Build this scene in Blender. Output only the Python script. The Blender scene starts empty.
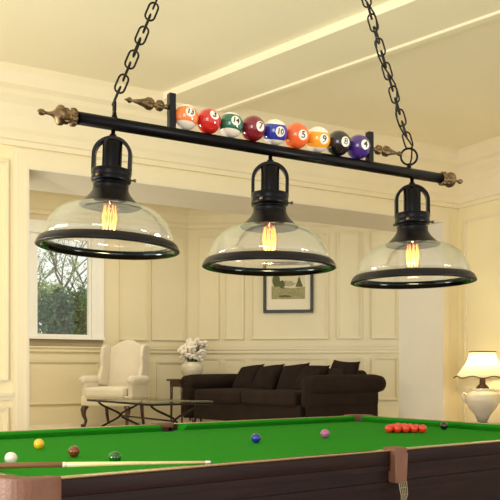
import bpy, bmesh, math, random
from mathutils import Vector, Matrix
random.seed(7)
PI = math.pi
COL = bpy.context.scene.collection
EYE = 1.21
F = 780.0
HZ = 371.0

# ------------------------------------------------------------------ helpers
def lin(c):
    return tuple(((v/255)/12.92 if v/255 <= .04045 else ((v/255+.055)/1.055)**2.4) for v in c)

def mat(name, rgb, rough=.6, metal=0, var=.06, scale=6, bump=0, bscale=80, spec=.5, sheen=0, coat=0, emit=None, estr=0):
    m = bpy.data.materials.new(name); m.use_nodes = True
    nt = m.node_tree; b = nt.nodes['Principled BSDF']
    c = lin(rgb)
    tc = nt.nodes.new('ShaderNodeTexCoord')
    nz = nt.nodes.new('ShaderNodeTexNoise'); nz.inputs['Scale'].default_value = scale; nz.inputs['Detail'].default_value = 4
    nt.links.new(tc.outputs['Object'], nz.inputs['Vector'])
    rp = nt.nodes.new('ShaderNodeValToRGB')
    rp.color_ramp.elements[0].position = .3; rp.color_ramp.elements[1].position = .7
    rp.color_ramp.elements[0].color = (*[v*(1-var) for v in c], 1)
    rp.color_ramp.elements[1].color = (*[min(1, v*(1+var)) for v in c], 1)
    nt.links.new(nz.outputs['Fac'], rp.inputs['Fac'])
    nt.links.new(rp.outputs['Color'], b.inputs['Base Color'])
    b.inputs['Roughness'].default_value = rough
    b.inputs['Metallic'].default_value = metal
    b.inputs['Specular IOR Level'].default_value = spec
    b.inputs['Sheen Weight'].default_value = sheen
    b.inputs['Coat Weight'].default_value = coat
    if emit:
        b.inputs['Emission Color'].default_value = (*lin(emit), 1)
        b.inputs['Emission Strength'].default_value = estr
    if bump:
        n2 = nt.nodes.new('ShaderNodeTexNoise'); n2.inputs['Scale'].default_value = bscale; n2.inputs['Detail'].default_value = 3
        nt.links.new(tc.outputs['Object'], n2.inputs['Vector'])
        bp = nt.nodes.new('ShaderNodeBump'); bp.inputs['Strength'].default_value = bump; bp.inputs['Distance'].default_value = .01
        nt.links.new(n2.outputs['Fac'], bp.inputs['Height']); nt.links.new(bp.outputs['Normal'], b.inputs['Normal'])
    return m

def wood(name, dark, light, rough=.3, coat=.3):
    m = mat(name, dark, rough, coat=coat)
    nt = m.node_tree
    tc = [n for n in nt.nodes if n.type == 'TEX_COORD'][0]
    nz = [n for n in nt.nodes if n.type == 'TEX_NOISE'][0]
    rp = [n for n in nt.nodes if n.type == 'VALTORGB'][0]
    mp = nt.nodes.new('ShaderNodeMapping'); mp.inputs['Scale'].default_value = (1.2, 14, 14)
    nt.links.new(tc.outputs['Object'], mp.inputs['Vector']); nt.links.new(mp.outputs['Vector'], nz.inputs['Vector'])
    nz.inputs['Scale'].default_value = 2.0; nz.inputs['Distortion'].default_value = 1.2
    rp.color_ramp.elements[0].color = (*lin(dark), 1); rp.color_ramp.elements[1].color = (*lin(light), 1)
    return m

M = {}
M['wall'] = mat('cream_wall_paint', (232, 221, 186), .7, var=.02, scale=2)
M['wall_front'] = mat('butter_wall_paint', (238, 225, 180), .7, var=.02, scale=2)
M['trim'] = mat('cream_trim_paint', (234, 222, 188), .5, var=.02, scale=3)
M['jamb'] = mat('stone_white_paint', (226, 219, 200), .7, var=.02, scale=3)
M['ceil'] = mat('cream_ceiling_paint', (244, 236, 206), .8, var=.02, scale=1)
M['white'] = mat('white_window_paint', (244, 243, 236), .4, var=.01)
M['sill'] = mat('grey_stone_sill', (150, 128, 104), .5)
M['floor'] = wood('oak_floor', (120, 88, 60), (150, 112, 78), .4, .1)
M['carpet'] = mat('beige_carpet', (226, 214, 184), .95, bump=.2)
M['black'] = mat('black_lamp_metal', (13, 12, 15), .34, .75, var=.15, scale=20, spec=.5)
M['black2'] = mat('satin_black_metal', (17, 15, 19), .38, .5, var=.15, scale=20)
M['chainm'] = mat('dark_bronze_chain', (40, 36, 30), .4, .8, var=.2, scale=60)
M['brass'] = mat('antique_brass', (118, 98, 68), .38, .9, var=.5, scale=90, bump=.3, bscale=200)
M['steel'] = mat('polished_steel_inner_rim', (190, 195, 195), .18, 1, var=.1)
M['fil'] = mat('glowing_filament', (255, 190, 90), .5, emit=(255, 150, 60), estr=3)
M['white_ball'] = mat('ivory_resin', (238, 232, 214), .12, coat=.6, var=.01)
M['ink'] = mat('black_number_ink', (16, 14, 14), .3, var=.01)
M['cloth'] = mat('green_baize', (38, 140, 28), .95, var=.05, scale=40, bump=.15, bscale=300, spec=.1)
M['mahog'] = wood('mahogany', (24, 12, 11), (42, 21, 18), .5, .0)
M['mahog'].node_tree.nodes['Principled BSDF'].inputs['Specular IOR Level'].default_value = .2
M['rail_sheen'] = wood('painted_rail_sheen', (150, 122, 84), (176, 146, 104), .22, .8)  # tan stands in for light catching the top of the dark rail
M['leather'] = mat('brown_pocket_leather', (118, 80, 60), .55, bump=.2, bscale=120, var=.1, scale=15)
M['net'] = mat('pocket_net_cord', (150, 140, 110), .7)
M['sofa'] = mat('dark_brown_velvet', (46, 36, 31), .9, bump=.25, bscale=140, var=.12, scale=5, spec=.1)
M['pillow'] = mat('brown_cushion_velvet', (41, 31, 27), .9, bump=.25, bscale=140, var=.12, scale=6, spec=.1)
M['chair'] = mat('cream_linen', (228, 218, 196), .9, bump=.2, bscale=160, var=.04, scale=5, sheen=.1)
M['dwood'] = wood('dark_red_wood', (46, 18, 14), (84, 36, 26), .3, .4)
M['iron'] = mat('dark_iron', (36, 26, 24), .5, .6)
M['ceramic'] = mat('cream_ceramic', (226, 216, 190), .25, coat=.5, var=.05)
M['petal'] = mat('white_petals', (248, 240, 226), .7, var=.04, scale=30)
M['stem'] = mat('green_stems', (80, 100, 50), .7)
M['bark'] = mat('grey_bark', (130, 122, 112), .9, bump=.5)
M['leaf'] = mat('dark_green_leaves', (104, 136, 92), .6, var=.5, scale=3)
M['leaf2'] = mat('pale_green_leaves', (186, 200, 160), .6, var=.4, scale=3)
M['grass'] = mat('lawn', (110, 140, 80), .9, var=.2)
M['frame'] = mat('black_picture_frame', (24, 20, 18), .35, coat=.3)
M['mat'] = mat('ivory_picture_mount', (236, 228, 200), .8, var=.01)
M['paper'] = mat('aged_print_paper', (216, 208, 170), .8, var=.05, scale=30)
M['pt_dark'] = mat('print_dark_green', (96, 98, 62), .8, var=.4, scale=60)
M['pt_mid'] = mat('print_olive', (158, 152, 108), .8, var=.3, scale=60)
M['pt_grey'] = mat('print_grey', (168, 164, 140), .8, var=.3, scale=60)
M['steel_dark'] = mat('dark_bronze_lamp_base', (44, 30, 22), .35, .7)
M['trimband'] = mat('brown_shade_trim', (96, 74, 48), .8)
M['cue_pale'] = wood('ash_cue_shaft', (226, 200, 140), (238, 216, 160), .25, .5)
M['cue_butt'] = wood('brown_cue_butt', (120, 74, 50), (160, 106, 72), .25, .5)
M['ivory'] = mat('ivory_ferrule', (240, 236, 220), .3)
M['blue_tip'] = mat('blue_leather_tip', (60, 90, 120), .8)

def ballmat(name, rgb): return mat(name, rgb, .1, coat=.7, var=.05, scale=30)

def schlick(nt, f0, f1, normal=None):
    lw = nt.nodes.new('ShaderNodeLayerWeight'); lw.inputs['Blend'].default_value = .5
    pw = nt.nodes.new('ShaderNodeMath'); pw.operation = 'POWER'; pw.inputs[1].default_value = 4
    nt.links.new(lw.outputs['Facing'], pw.inputs[0])
    mr = nt.nodes.new('ShaderNodeMapRange'); mr.inputs['To Min'].default_value = f0; mr.inputs['To Max'].default_value = f1
    nt.links.new(pw.outputs[0], mr.inputs['Value'])
    if normal: nt.links.new(normal, lw.inputs['Normal'])
    return mr
def glassmat():
    m = bpy.data.materials.new('seeded_clear_glass'); m.use_nodes = True; nt = m.node_tree
    nt.nodes.clear()
    out = nt.nodes.new('ShaderNodeOutputMaterial')
    tr = nt.nodes.new('ShaderNodeBsdfTransparent'); tr.inputs[0].default_value = (.925, .935, .92, 1)
    gl = nt.nodes.new('ShaderNodeBsdfGlossy'); gl.inputs['Roughness'].default_value = .03; gl.inputs[0].default_value = (.9, .95, .92, 1)
    df = nt.nodes.new('ShaderNodeBsdfDiffuse'); df.inputs[0].default_value = (.82, .84, .82, 1)
    nz = nt.nodes.new('ShaderNodeTexNoise'); nz.inputs['Scale'].default_value = 9
    bp = nt.nodes.new('ShaderNodeBump'); bp.inputs['Strength'].default_value = .15; bp.inputs['Distance'].default_value = .01
    tc = nt.nodes.new('ShaderNodeTexCoord'); nt.links.new(tc.outputs['Object'], nz.inputs['Vector'])
    nt.links.new(nz.outputs['Fac'], bp.inputs['Height'])
    nt.links.new(bp.outputs['Normal'], gl.inputs['Normal']); fr = schlick(nt, .09, .6, bp.outputs['Normal'])
    m1 = nt.nodes.new('ShaderNodeMixShader'); m1.inputs[0].default_value = .05
    nt.links.new(tr.outputs[0], m1.inputs[1]); nt.links.new(df.outputs[0], m1.inputs[2])
    m2 = nt.nodes.new('ShaderNodeMixShader')
    nt.links.new(fr.outputs[0], m2.inputs[0]); nt.links.new(m1.outputs[0], m2.inputs[1]); nt.links.new(gl.outputs[0], m2.inputs[2])
    nt.links.new(m2.outputs[0], out.inputs[0])
    return m
M['glass'] = glassmat()

def clearglass(name, tint, ior=1.45):
    m = bpy.data.materials.new(name); m.use_nodes = True; nt = m.node_tree
    nt.nodes.clear()
    out = nt.nodes.new('ShaderNodeOutputMaterial')
    tr = nt.nodes.new('ShaderNodeBsdfTransparent'); tr.inputs[0].default_value = (*tint, 1)
    gl = nt.nodes.new('ShaderNodeBsdfGlossy'); gl.inputs['Roughness'].default_value = .03
    fr = schlick(nt, .04, .6)
    m2 = nt.nodes.new('ShaderNodeMixShader')
    nt.links.new(fr.outputs[0], m2.inputs[0]); nt.links.new(tr.outputs[0], m2.inputs[1]); nt.links.new(gl.outputs[0], m2.inputs[2])
    nt.links.new(m2.outputs[0], out.inputs[0])
    return m
M['pane'] = clearglass('window_glass', (.96, .98, .96))
M['bulbglass'] = clearglass('amber_bulb_glass', (1, .93, .78))
M['tableglass'] = clearglass('coffee_table_glass', (.86, .90, .84), 1.5)

def shademat():
    m = bpy.data.materials.new('lit_cream_fabric_shade'); m.use_nodes = True; nt = m.node_tree
    nt.nodes.clear()
    out = nt.nodes.new('ShaderNodeOutputMaterial')
    df = nt.nodes.new('ShaderNodeBsdfDiffuse'); df.inputs[0].default_value = (.9, .82, .62, 1)
    tl = nt.nodes.new('ShaderNodeBsdfTranslucent'); tl.inputs[0].default_value = (.95, .85, .6, 1)
    mx = nt.nodes.new('ShaderNodeMixShader'); mx.inputs[0].default_value = .5
    nt.links.new(df.outputs[0], mx.inputs[1]); nt.links.new(tl.outputs[0], mx.inputs[2]); nt.links.new(mx.outputs[0], out.inputs[0])
    return m
M['shade'] = shademat()

class MB:
    """collects shapes into one mesh"""
    def __init__(s): s.bm = bmesh.new(); s.mi = 0
    def _new(s, vs, fs, smooth=False, mx=None):
        bv = [s.bm.verts.new((mx @ Vector(v)) if mx else Vector(v)) for v in vs]
        out = []
        for f in fs:
            try:
                fc = s.bm.faces.new([bv[i] for i in f]); fc.smooth = smooth; fc.material_index = s.mi; out.append(fc)
            except ValueError: pass
        return bv, out
    def box(s, x0, x1, y0, y1, z0, z1, mx=None):
        vs = [(x, y, z) for x in (x0, x1) for y in (y0, y1) for z in (z0, z1)]
        s._new(vs, [(0,1,3,2), (4,6,7,5), (0,4,5,1), (2,3,7,6), (0,2,6,4), (1,5,7,3)], mx=mx); return s
    def rbox(s, x0, x1, y0, y1, z0, z1, r=.03, seg=4, mx=None, puff=0):
        b = bmesh.new()
        bmesh.ops.create_cube(b, size=1)
        for v in b.verts:
            v.co = Vector(((x0+x1)/2+v.co.x*(x1-x0), (y0+y1)/2+v.co.y*(y1-y0), (z0+z1)/2+v.co.z*(z1-z0)))
        bmesh.ops.bevel(b, geom=b.edges[:], offset=r, segments=seg, profile=.5, affect='EDGES')
        if puff:
            bmesh.ops.subdivide_edges(b, edges=b.edges[:], cuts=2, use_grid_fill=True)
            cx, cy, cz = (x0+x1)/2, (y0+y1)/2, (z0+z1)/2
            for v in b.verts:
                q = ((v.co.x-cx)/(x1-x0)*2, (v.co.y-cy)/(y1-y0)*2, (v.co.z-cz)/(z1-z0)*2)
                if abs(q[2]) > .5: v.co.z += puff*(1 if q[2] > 0 else -1)*(1-q[0]**2)*(1-q[1]**2)
        idx = {v: i for i, v in enumerate(b.verts)}
        s._new([v.co.copy() for v in b.verts], [[idx[v] for v in f.verts] for f in b.faces], True, mx); b.free(); return s
    def lathe(s, prof, seg=40, mx=None, mats=None, smooth=True, wave=None):
        vs = []; fs = []
        for i, (r, z) in enumerate(prof):
            for k in range(seg):
                a = 2*PI*k/seg; rr = r; zz = z
                if wave: rr, zz = wave(r, z, a)
                vs.append((rr*math.cos(a), rr*math.sin(a), zz))
        bands = []
        for i in range(len(prof)-1):
            for k in range(seg):
                k2 = (k+1) % seg
                fs.append((i*seg+k, i*seg+k2, (i+1)*seg+k2, (i+1)*seg+k)); bands.append(i)
        bv = [s.bm.verts.new((mx @ Vector(v)) if mx else Vector(v)) for v in vs]
        for f, b in zip(fs, bands):
            fc = s.bm.faces.new([bv[i] for i in f]); fc.smooth = smooth; fc.material_index = mats[b] if mats else s.mi
        for i, ring in ((0, 1), (len(prof)-1, 0)):
            if prof[i][0] > 1e-4 and not wave:
                pass
        bmesh.ops.remove_doubles(s.bm, verts=[v for v in bv if v.is_valid], dist=1e-6)
        return s
    def tube(s, path, r, seg=8, closed=False, mx=None, caps=True):
        n = len(path); P = [Vector(p) for p in path]; R = r if isinstance(r, (list, tuple)) else [r]*n
        vs = []; fs = []; up = None
        for i in range(n):
            if closed: t = P[(i+1) % n]-P[i-1]
            else: t = P[min(i+1, n-1)]-P[max(i-1, 0)]
            t.normalize()
            if up is None:
                up = Vector((0, 0, 1)) if abs(t.z) < .9 else Vector((1, 0, 0))
            a = t.cross(up)
            if a.length < 1e-4: a = t.cross(Vector((0, 1, 0)))
            a.normalize(); b = t.cross(a).normalized(); up = -b if False else a.cross(t)
            for k in range(seg):
                g = 2*PI*k/seg
                vs.append(P[i]+(a*math.cos(g)+b*math.sin(g))*R[i])
        m_ = n if closed else n-1
        for i in range(m_):
            j = (i+1) % n
            for k in range(seg):
                k2 = (k+1) % seg
                fs.append((i*seg+k, j*seg+k, j*seg+k2, i*seg+k2))
        if caps and not closed:
            fs.append(tuple(range(seg))); fs.append(tuple((n-1)*seg+k for k in reversed(range(seg))))
        s._new(vs, fs, True, mx); return s
    def prism(s, pts, z0, z1, mx=None, smooth=False):
        n = len(pts)
        vs = [(x, y, z0) for x, y in pts]+[(x, y, z1) for x, y in pts]
        fs = [tuple(range(n))[::-1], tuple(range(n, 2*n))]+[(i, (i+1) % n, n+(i+1) % n, n+i) for i in range(n)]
        s._new(vs, fs, smooth, mx); return s
    def sphere(s, c, r, seg=16, rings=10, sc=(1, 1, 1), mx=None):
        vs = [(0, 0, 1)]; fs = []
        for i in range(1, rings):
            a = PI*i/rings
            for k in range(seg):
                g = 2*PI*k/seg; vs.append((math.sin(a)*math.cos(g), math.sin(a)*math.sin(g), math.cos(a)))
        vs.append((0, 0, -1)); L = len(vs)-1
        for k in range(seg):
            fs.append((0, 1+k, 1+(k+1) % seg)); fs.append((L, L-seg+(k+1) % seg, L-seg+k))
        for i in range(rings-2):
            for k in range(seg):
                a = 1+i*seg+k; b = 1+i*seg+(k+1) % seg; fs.append((a, a+seg, b+seg, b))
        vs = [(c[0]+v[0]*r*sc[0], c[1]+v[1]*r*sc[1], c[2]+v[2]*r*sc[2]) for v in vs]
        s._new(vs, fs, True, mx); return s
    def build(s, name, mats, parent=None, bevel=0, label=None, loc=None, sub=0, nodoubles=False):
        bmesh.ops.recalc_face_normals(s.bm, faces=s.bm.faces[:])
        me = bpy.data.meshes.new(name); s.bm.to_mesh(me); s.bm.free()
        if not isinstance(mats, (list, tuple)): mats = [mats]
        for m in mats: me.materials.append(m)
        o = bpy.data.objects.new(name, me); COL.objects.link(o)
        if parent: o.parent = parent
        if loc: o.location = loc
        if bevel:
            b = o.modifiers.new('bevel', 'BEVEL'); b.width = bevel; b.segments = 2; b.limit_method = 'ANGLE'
        if sub:
            b = o.modifiers.new('sub', 'SUBSURF'); b.levels = sub; b.render_levels = sub
        if label: o['label'] = label
        return o

def thing(name, label, cat, loc=(0, 0, 0), rotz=0, group=None):
    o = bpy.data.objects.new(name, None); COL.objects.link(o); o.empty_display_size = .1
    o.location = loc; o.rotation_euler = (0, 0, rotz); o['label'] = label; o['category'] = cat
    if group: o['group'] = group
    return o
def tag(o, label, cat, group=None):
    o['label'] = label; o['category'] = cat
    if group: o['group'] = group
    return o
def struct(name, mb, m, parent=None, bevel=0):
    o = mb.build(name, m, parent, bevel); 
    o['kind'] = 'structure'
    return o
def at(px, py, d): return Vector(((px-250)/F*d, d, EYE-(py-HZ)/F*d))

# ------------------------------------------------------------------ room frame (turned 30 degrees from the camera)
A = math.radians(30); CA, SA = math.cos(A), math.sin(A)
U = Vector((CA, SA, 0)); N = Vector((-SA, CA, 0))
RM = Matrix.Rotation(A, 4, 'Z')
T0 = 6.226; TH = .655; S1 = 6.216
def s_at(px, t):
    k = (px-250)/F; return t*(SA+k*CA)/(CA-k*SA)
def z_at(px, py, s, t):
    d = (U*s+N*t).y; return EYE-(py-HZ)/F*d
SL = s_at(26.5, T0); SR = s_at(441, T0); HEAD = z_at(26.5, 168.5, SL, T0)
CEIL = 3.55; PLAT = .50; CORN = 2.975

# floors
struct('floor', MB().box(-5, S1+.3, -2.5, T0+.2, -.1, 0, RM), M['floor'])
struct('floor_raised', MB().box(-3, S1+2.5, T0+.21, 13.5, PLAT-.1, PLAT, RM), M['carpet'])
struct('trim_1', MB().box(SL, SR, T0+.16, T0+.2, 0, PLAT, RM), M['trim'])
# foreground ceiling
struct('ceiling', MB().box(-5, S1+.3, -2.5, T0+TH, CEIL, CEIL+.1, RM), M['ceil'])
# front wall with opening
w = MB().box(-4, SL, T0, T0+TH, 0, CEIL, RM).box(SR, S1+.3, T0, T0+TH, 0, CEIL, RM)
struct('wall_front', w, M['wall_front'])
struct('wall_front_header', MB().box(SL, SR, T0, T0+TH, HEAD, CEIL, RM), M['wall_front'])
# painted jamb linings
struct('trim_2', MB().box(SR-.012, SR, T0-.038, T0+TH+.01, 0, HEAD, RM).box(SL, SL+.012, T0-.038, T0+TH+.01, 0, HEAD, RM).box(SL+.012, SR-.012, T0-.038, T0+TH+.01, HEAD-.012, HEAD, RM), M['jamb'])
# right wall
struct('wall_right', MB().box(S1, S1+.2, 1.0, T0, 0, CEIL, RM), M['wall_front'])

def sweep_line(mb, prof, p0, p1, out, mx=None):
    """profile (projection, z) extruded from p0 to p1; out = unit direction of projection"""
    vs = []
    for p in (p0, p1):
        for (a, z) in prof: vs.append((p[0]+out[0]*a, p[1]+out[1]*a, z))
    n = len(prof)
    fs = [(i, (i+1) % n, n+(i+1) % n, n+i) for i in range(n)]+[tuple(range(n)), tuple(range(n, 2*n))]
    mb._new(vs, fs, False, mx)
CP = [(0, CORN), (.02, CORN), (.02, CORN+.04), (.035, CORN+.05), (.035, CORN+.10), (.05, CORN+.13), (.07, CORN+.22), (.10, CORN+.30), (.14, CORN+.36),
      (.14, CORN+.40), (.17, CORN+.43), (.19, CORN+.52), (.19, CEIL), (0, CEIL)]
mb = MB(); sweep_line(mb, CP, (-4, T0), (S1, T0), (0, -1), RM); struct('trim_3', mb, M['trim'])
mb = MB(); sweep_line(mb, CP, (S1, 1.0), (S1, T0), (-1, 0), RM); struct('trim_4', mb, M['trim'])
# casing round the opening (three steps)
cw = SL-s_at(12.5, T0); hw = z_at(26.5, 150, SL, T0)-HEAD
mb = MB()
for k, (f, dpt) in enumerate([(1, .02), (.72, .032), (.34, .022), (.14, .04)]):
    e_ = 0 if k == 3 else .002+k*.001
    mb.box(SL-cw*f, SL-e_, T0-dpt, T0, 0, HEAD+hw*f, RM)
    mb.box(SL-e_, SR+e_, T0-dpt, T0, HEAD+e_, HEAD+hw*f, RM)
    mb.box(SR+e_, SR+cw*f, T0-dpt, T0, 0, HEAD+hw*f, RM)
struct('trim_5', mb, M['trim'])

def molding(mb, s0, s1, z0, z1, t, w=.028, dp=.014, side=-1, mx=RM, axis='s'):
    """raised picture-frame molding on a wall; axis s: wall of constant t; axis t: wall of constant s"""
    def bx(a0, a1, b0, b1, d):
        lo, hi = sorted((t, t+side*d))
        if axis == 's': mb.box(a0, a1, lo, hi, b0, b1, mx)
        else: mb.box(lo, hi, a0, a1, b0, b1, mx)
    for (q, d) in ((w, dp), (w*.5, dp*1.8)):
        bx(s0, s1, z0, z0+q, d); bx(s0, s1, z1-q, z1, d)
        bx(s0, s0+q, z0+q, z1-q, d); bx(s1-q, s1, z0+q, z1-q, d)

# front wall left part: rail and panels ; skirting
zr = z_at(5, 396, s_at(5, T0), T0)
mb = MB()
mb.box(-4, SL-cw, T0-.02, T0, zr-.03, zr+.03, RM).box(-4, SL-cw, T0-.035, T0, zr+.0, zr+.022, RM)
s8 = s_at(8, T0)
molding(mb, s8-.9, s8, zr+.12, CORN-.12, T0); molding(mb, s8-.9, s8, .3, zr-.09, T0)
mb.box(-4, SL-cw, T0-.02, T0, 0, .16, RM)
struct('trim_6', mb, M['trim'])
# right wall rail, panels, skirting
mb = MB()
mb.box(S1-.02, S1, 1.0, T0, zr-.03, zr+.03, RM).box(S1-.035, S1, 1.0, T0, zr, zr+.022, RM).box(S1-.02, S1, 1.0, T0, 0, .16, RM)
for t1 in (T0-.10, T0-1.75, T0-3.4):
    molding(mb, t1-1.45, t1, zr+.12, CORN-.14, S1, side=-1, axis='t'); molding(mb, t1-1.45, t1, .3, zr-.09, S1, side=-1, axis='t')
struct('trim_7', mb, M['trim'])

# ceiling beam crossing the foreground ceiling
def ceilpt(px, py, z=CEIL):
    d = (z-EYE)*F/(HZ-py); return Vector(((px-250)/F*d, d, z))
B1 = ceilpt(200, 87, CEIL-.06); B2 = ceilpt(410, 0, CEIL-.06); C1 = ceilpt(236, 105, CEIL-.06); C2 = ceilpt(500, 18, CEIL-.06)
bd = ((B2-B1).normalized()+(C2-C1).normalized()).normalized(); bn = Vector((-bd.y, bd.x, 0))
if bn.y < 0: bn = -bn
o1 = (B1+B2)/2; o2 = (C1+C2)/2; wid = (o2-o1).dot(bn)
orig = o1.copy()
bmx = Matrix(((bd.x, bn.x, 0, orig.x), (bd.y, bn.y, 0, orig.y), (0, 0, 1, 0), (0, 0, 0, 1)))
# beam runs from the front wall cornice to the right wall cornice
tb = lambda q: (T0-.1-(orig+bn*q).dot(N))/bd.dot(N)
sb = lambda q: (S1-.1-(orig+bn*q).dot(U))/bd.dot(U)
def beamstrip(mb, q0, q1, z0):
    lo0, lo1 = tb(q0), tb(q1); hi0, hi1 = sb(q0), sb(q1)
    pts = [(lo0, q0), (hi0, q0), (hi1, q1), (lo1, q1)]
    mb.prism(pts, z0, CEIL, bmx)
mb = MB()
beamstrip(mb, 0, wid, CEIL-.06)
beamstrip(mb, wid, wid+.05, CEIL-.04); beamstrip(mb, wid-.07, wid-.02, CEIL-.078)
struct('trim_8', mb, M['ceil'])

# ------------------------------------------------------------------ inner room
CW = (188-250)/F
Cn = Vector((CW*11.5, 11.5, 0))              # far corner
TL = Cn.dot(N); SC = Cn.dot(U)               # left inner wall is t = TL
ICEIL = 3.62; ICORN = 3.30
def sL(px): return s_at(px, TL)
def zL(px, py): return z_at(px, py, sL(px), TL)
# window opening on the inner left wall
wx0, wx1 = sL(-22), sL(91.5); wz0, wz1 = zL(65, 338), zL(65, 235)
mb = MB()
mb.box(-3, wx0, TL, TL+.2, PLAT-.1, ICEIL, RM).box(wx1, SC+.15, TL, TL+.2, PLAT-.1, ICEIL, RM)
mb.box(wx0, wx1, TL, TL+.2, PLAT-.1, wz0, RM).box(wx0, wx1, TL, TL+.2, wz1, ICEIL, RM)
struct('wall_left', mb, M['wall'])
# back wall turned -8 degrees
BA = math.radians(-8)
BM = Matrix.Translation(Cn) @ Matrix.Rotation(BA, 4, 'Z')
bu = Vector((math.cos(BA), math.sin(BA), 0))
def xB(px):
    k = (px-250)/F
    return (k*Cn.y-Cn.x)/(bu.x-k*bu.y)
def zB(px, py):
    p = Cn+bu*xB(px); return EYE-(py-HZ)/F*p.y
struct('wall_back', MB().box(0, 6.0, 0, .2, PLAT-.1, ICEIL, BM), M['wall'])
struct('ceiling_inner', MB().box(-3, S1+2.5, T0+TH, 13.5, ICEIL, ICEIL+.1, RM), M['ceil'])
IP = [(0, ICORN), (.03, ICORN), (.03, ICORN+.05), (.06, ICORN+.08), (.09, ICORN+.18), (.13, ICORN+.24), (.13, ICEIL), (0, ICEIL)]
mb = MB(); sweep_line(mb, IP, (-3, TL), (SC, TL), (0, -1), RM); struct('trim_9', mb, M['trim'])
mb = MB(); sweep_line(mb, IP, (0, 0), (6, 0), (0, -1), BM); struct('trim_10', mb, M['trim'])
# chair rail, panels and skirting on inner left wall
rl = zL(188, 350.5)
mb = MB()
mb.box(-3, SC, TL-.03, TL, rl-.04, rl+.03, RM).box(-3, SC, TL-.05, TL, rl+.01, rl+.03, RM)
mb.box(-3, SC, TL-.025, TL, PLAT, PLAT+.2, RM)
for a, b in ((119, 147), (151, 185)):
    molding(mb, sL(a), sL(b), zL(a, 340), 3.2, TL)
for a, b in ((27.5, 98), (103, 150), (156, 185)):
    molding(mb, sL(a), sL(b), zL(60, 404), zL(60, 361), TL)
struct('trim_11', mb, M['trim'])
mb = MB()
mb.box(0, 6, -.03, 0, rl-.04, rl+.03, BM).box(0, 6, -.05, 0, rl+.01, rl+.03, BM).box(0, 6, -.025, 0, PLAT, PLAT+.2, BM)
for a, b in ((197, 219), (224, 244), (251, 328.5), (337, 362), (371.5, 398)):
    molding(mb, xB(a), xB(b), rl+.16, 3.2, 0, mx=BM)
    molding(mb, xB(a), xB(b), PLAT+.3, rl-.11, 0, mx=BM)
struct('trim_12', mb, M['trim'])
# window
mull = (sL(29.5), sL(37.5))
mb = MB(); f = .05
mb.box(wx0, wx1, TL+.02, TL+.09, wz0, wz0+f, RM).box(wx0, wx1, TL+.02, TL+.09, wz1-f, wz1, RM)
mb.box(wx0, wx0+f, TL+.02, TL+.09, wz0+f, wz1-f, RM).box(wx1-f*.6, wx1, TL+.02, TL+.09, wz0+f, wz1-f, RM)
mb.box(mull[0], mull[1], TL+.0, TL+.11, wz0, wz1, RM)
# casing on the room side
cs = sL(103)-wx1
mb.box(wx1, wx1+cs, TL-.03, TL, wz0, wz1+cs, RM).box(wx0-cs, wx0, TL-.03, TL, wz0, wz1+cs, RM).box(wx0, wx1, TL-.03, TL, wz1, wz1+cs, RM)
mb.box(wx1+cs*.1, wx1+cs*.3, TL-.045, TL, wz0, wz1+cs*.3, RM).box(wx1+cs*.8, wx1+cs, TL-.045, TL, wz0, wz1+cs, RM)
wf = struct('window_1', mb, M['white'])
struct('window_pane', MB().box(wx0+f, mull[0], TL+.05, TL+.056, wz0+f, wz1-f, RM).box(mull[1], wx1-f*.6, TL+.05, TL+.056, wz0+f, wz1-f, RM), M['pane'], wf)
struct('window_sill', MB().box(wx0-cs, wx1+cs, TL-.09, TL-.0, wz0-.02, wz0+.012, RM), M['white'], wf)
struct('trim_13', MB().box(wx0-cs*.9, wx1+cs*.9, TL-.06, TL, wz0-.065, wz0-.021, RM), M['sill'])

# ------------------------------------------------------------------ outside the window
struct('floor_outside', MB().box(-14, 6, TL+.6, 30, -.3, -.2, RM), M['grass'])
def leaves(mb, c, rad, n, size, shell=.55):
    for _ in range(n):
        v = Vector((random.gauss(0, 1), random.gauss(0, 1), random.gauss(0, 1))).normalized()*(shell+(1-shell)*random.random())
        p = Vector(c)+Vector((v.x*rad[0], v.y*rad[1], v.z*rad[2]))
        a = Vector((random.uniform(-1, 1), random.uniform(-1, 1), random.uniform(-1, 1))).normalized()
        b = a.cross(Vector((random.uniform(-1, 1), random.uniform(-1, 1), random.uniform(-1, 1)))).normalized()
        sz = size*random.uniform(.6, 1.3)
        mb._new([p-a*sz, p+b*sz*.45, p+a*sz, p-b*sz*.45], [(0, 1, 2, 3)])
def shrub(px, py, d, rx, rz, label, n, m):
    c = at(px, py, d); base = Vector((c.x, c.y, -.2))
    t = thing('garden_shrub', label, 'shrub', base, 0, 'shrubs outside the window')
    h = c.z+.2
    mb = MB()
    for k in range(5):
        a = k*1.26; mb.tube([(0, 0, 0), (math.cos(a)*rx*.25, math.sin(a)*.2, h*.5), (math.cos(a)*rx*.5, math.sin(a)*.4, h)], [.05, .035, .015], 6)
    mb.build('stem', M['bark'], t)
    mb = MB(); leaves(mb, (0, 0, h), (rx, rx*.8, rz), n, .055, .3); leaves(mb, (0, 0, h*.5), (rx*.9, rx*.7, h*.5), n//2, .06, .4)
    mb.build('foliage', m, t)
shrub(66, 318, 14.2, .62, .56, 'round dark green shrub filling the lower right of the window', 3000, M['leaf'])
shrub(44, 300, 15.5, .5, .45, 'paler green shrub at the left edge of the window view', 1100, M['leaf2'])
shrub(86, 308, 17.2, .40, .5, 'tall dark green shrub behind the round one, by the right window edge', 1300, M['leaf'])
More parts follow.
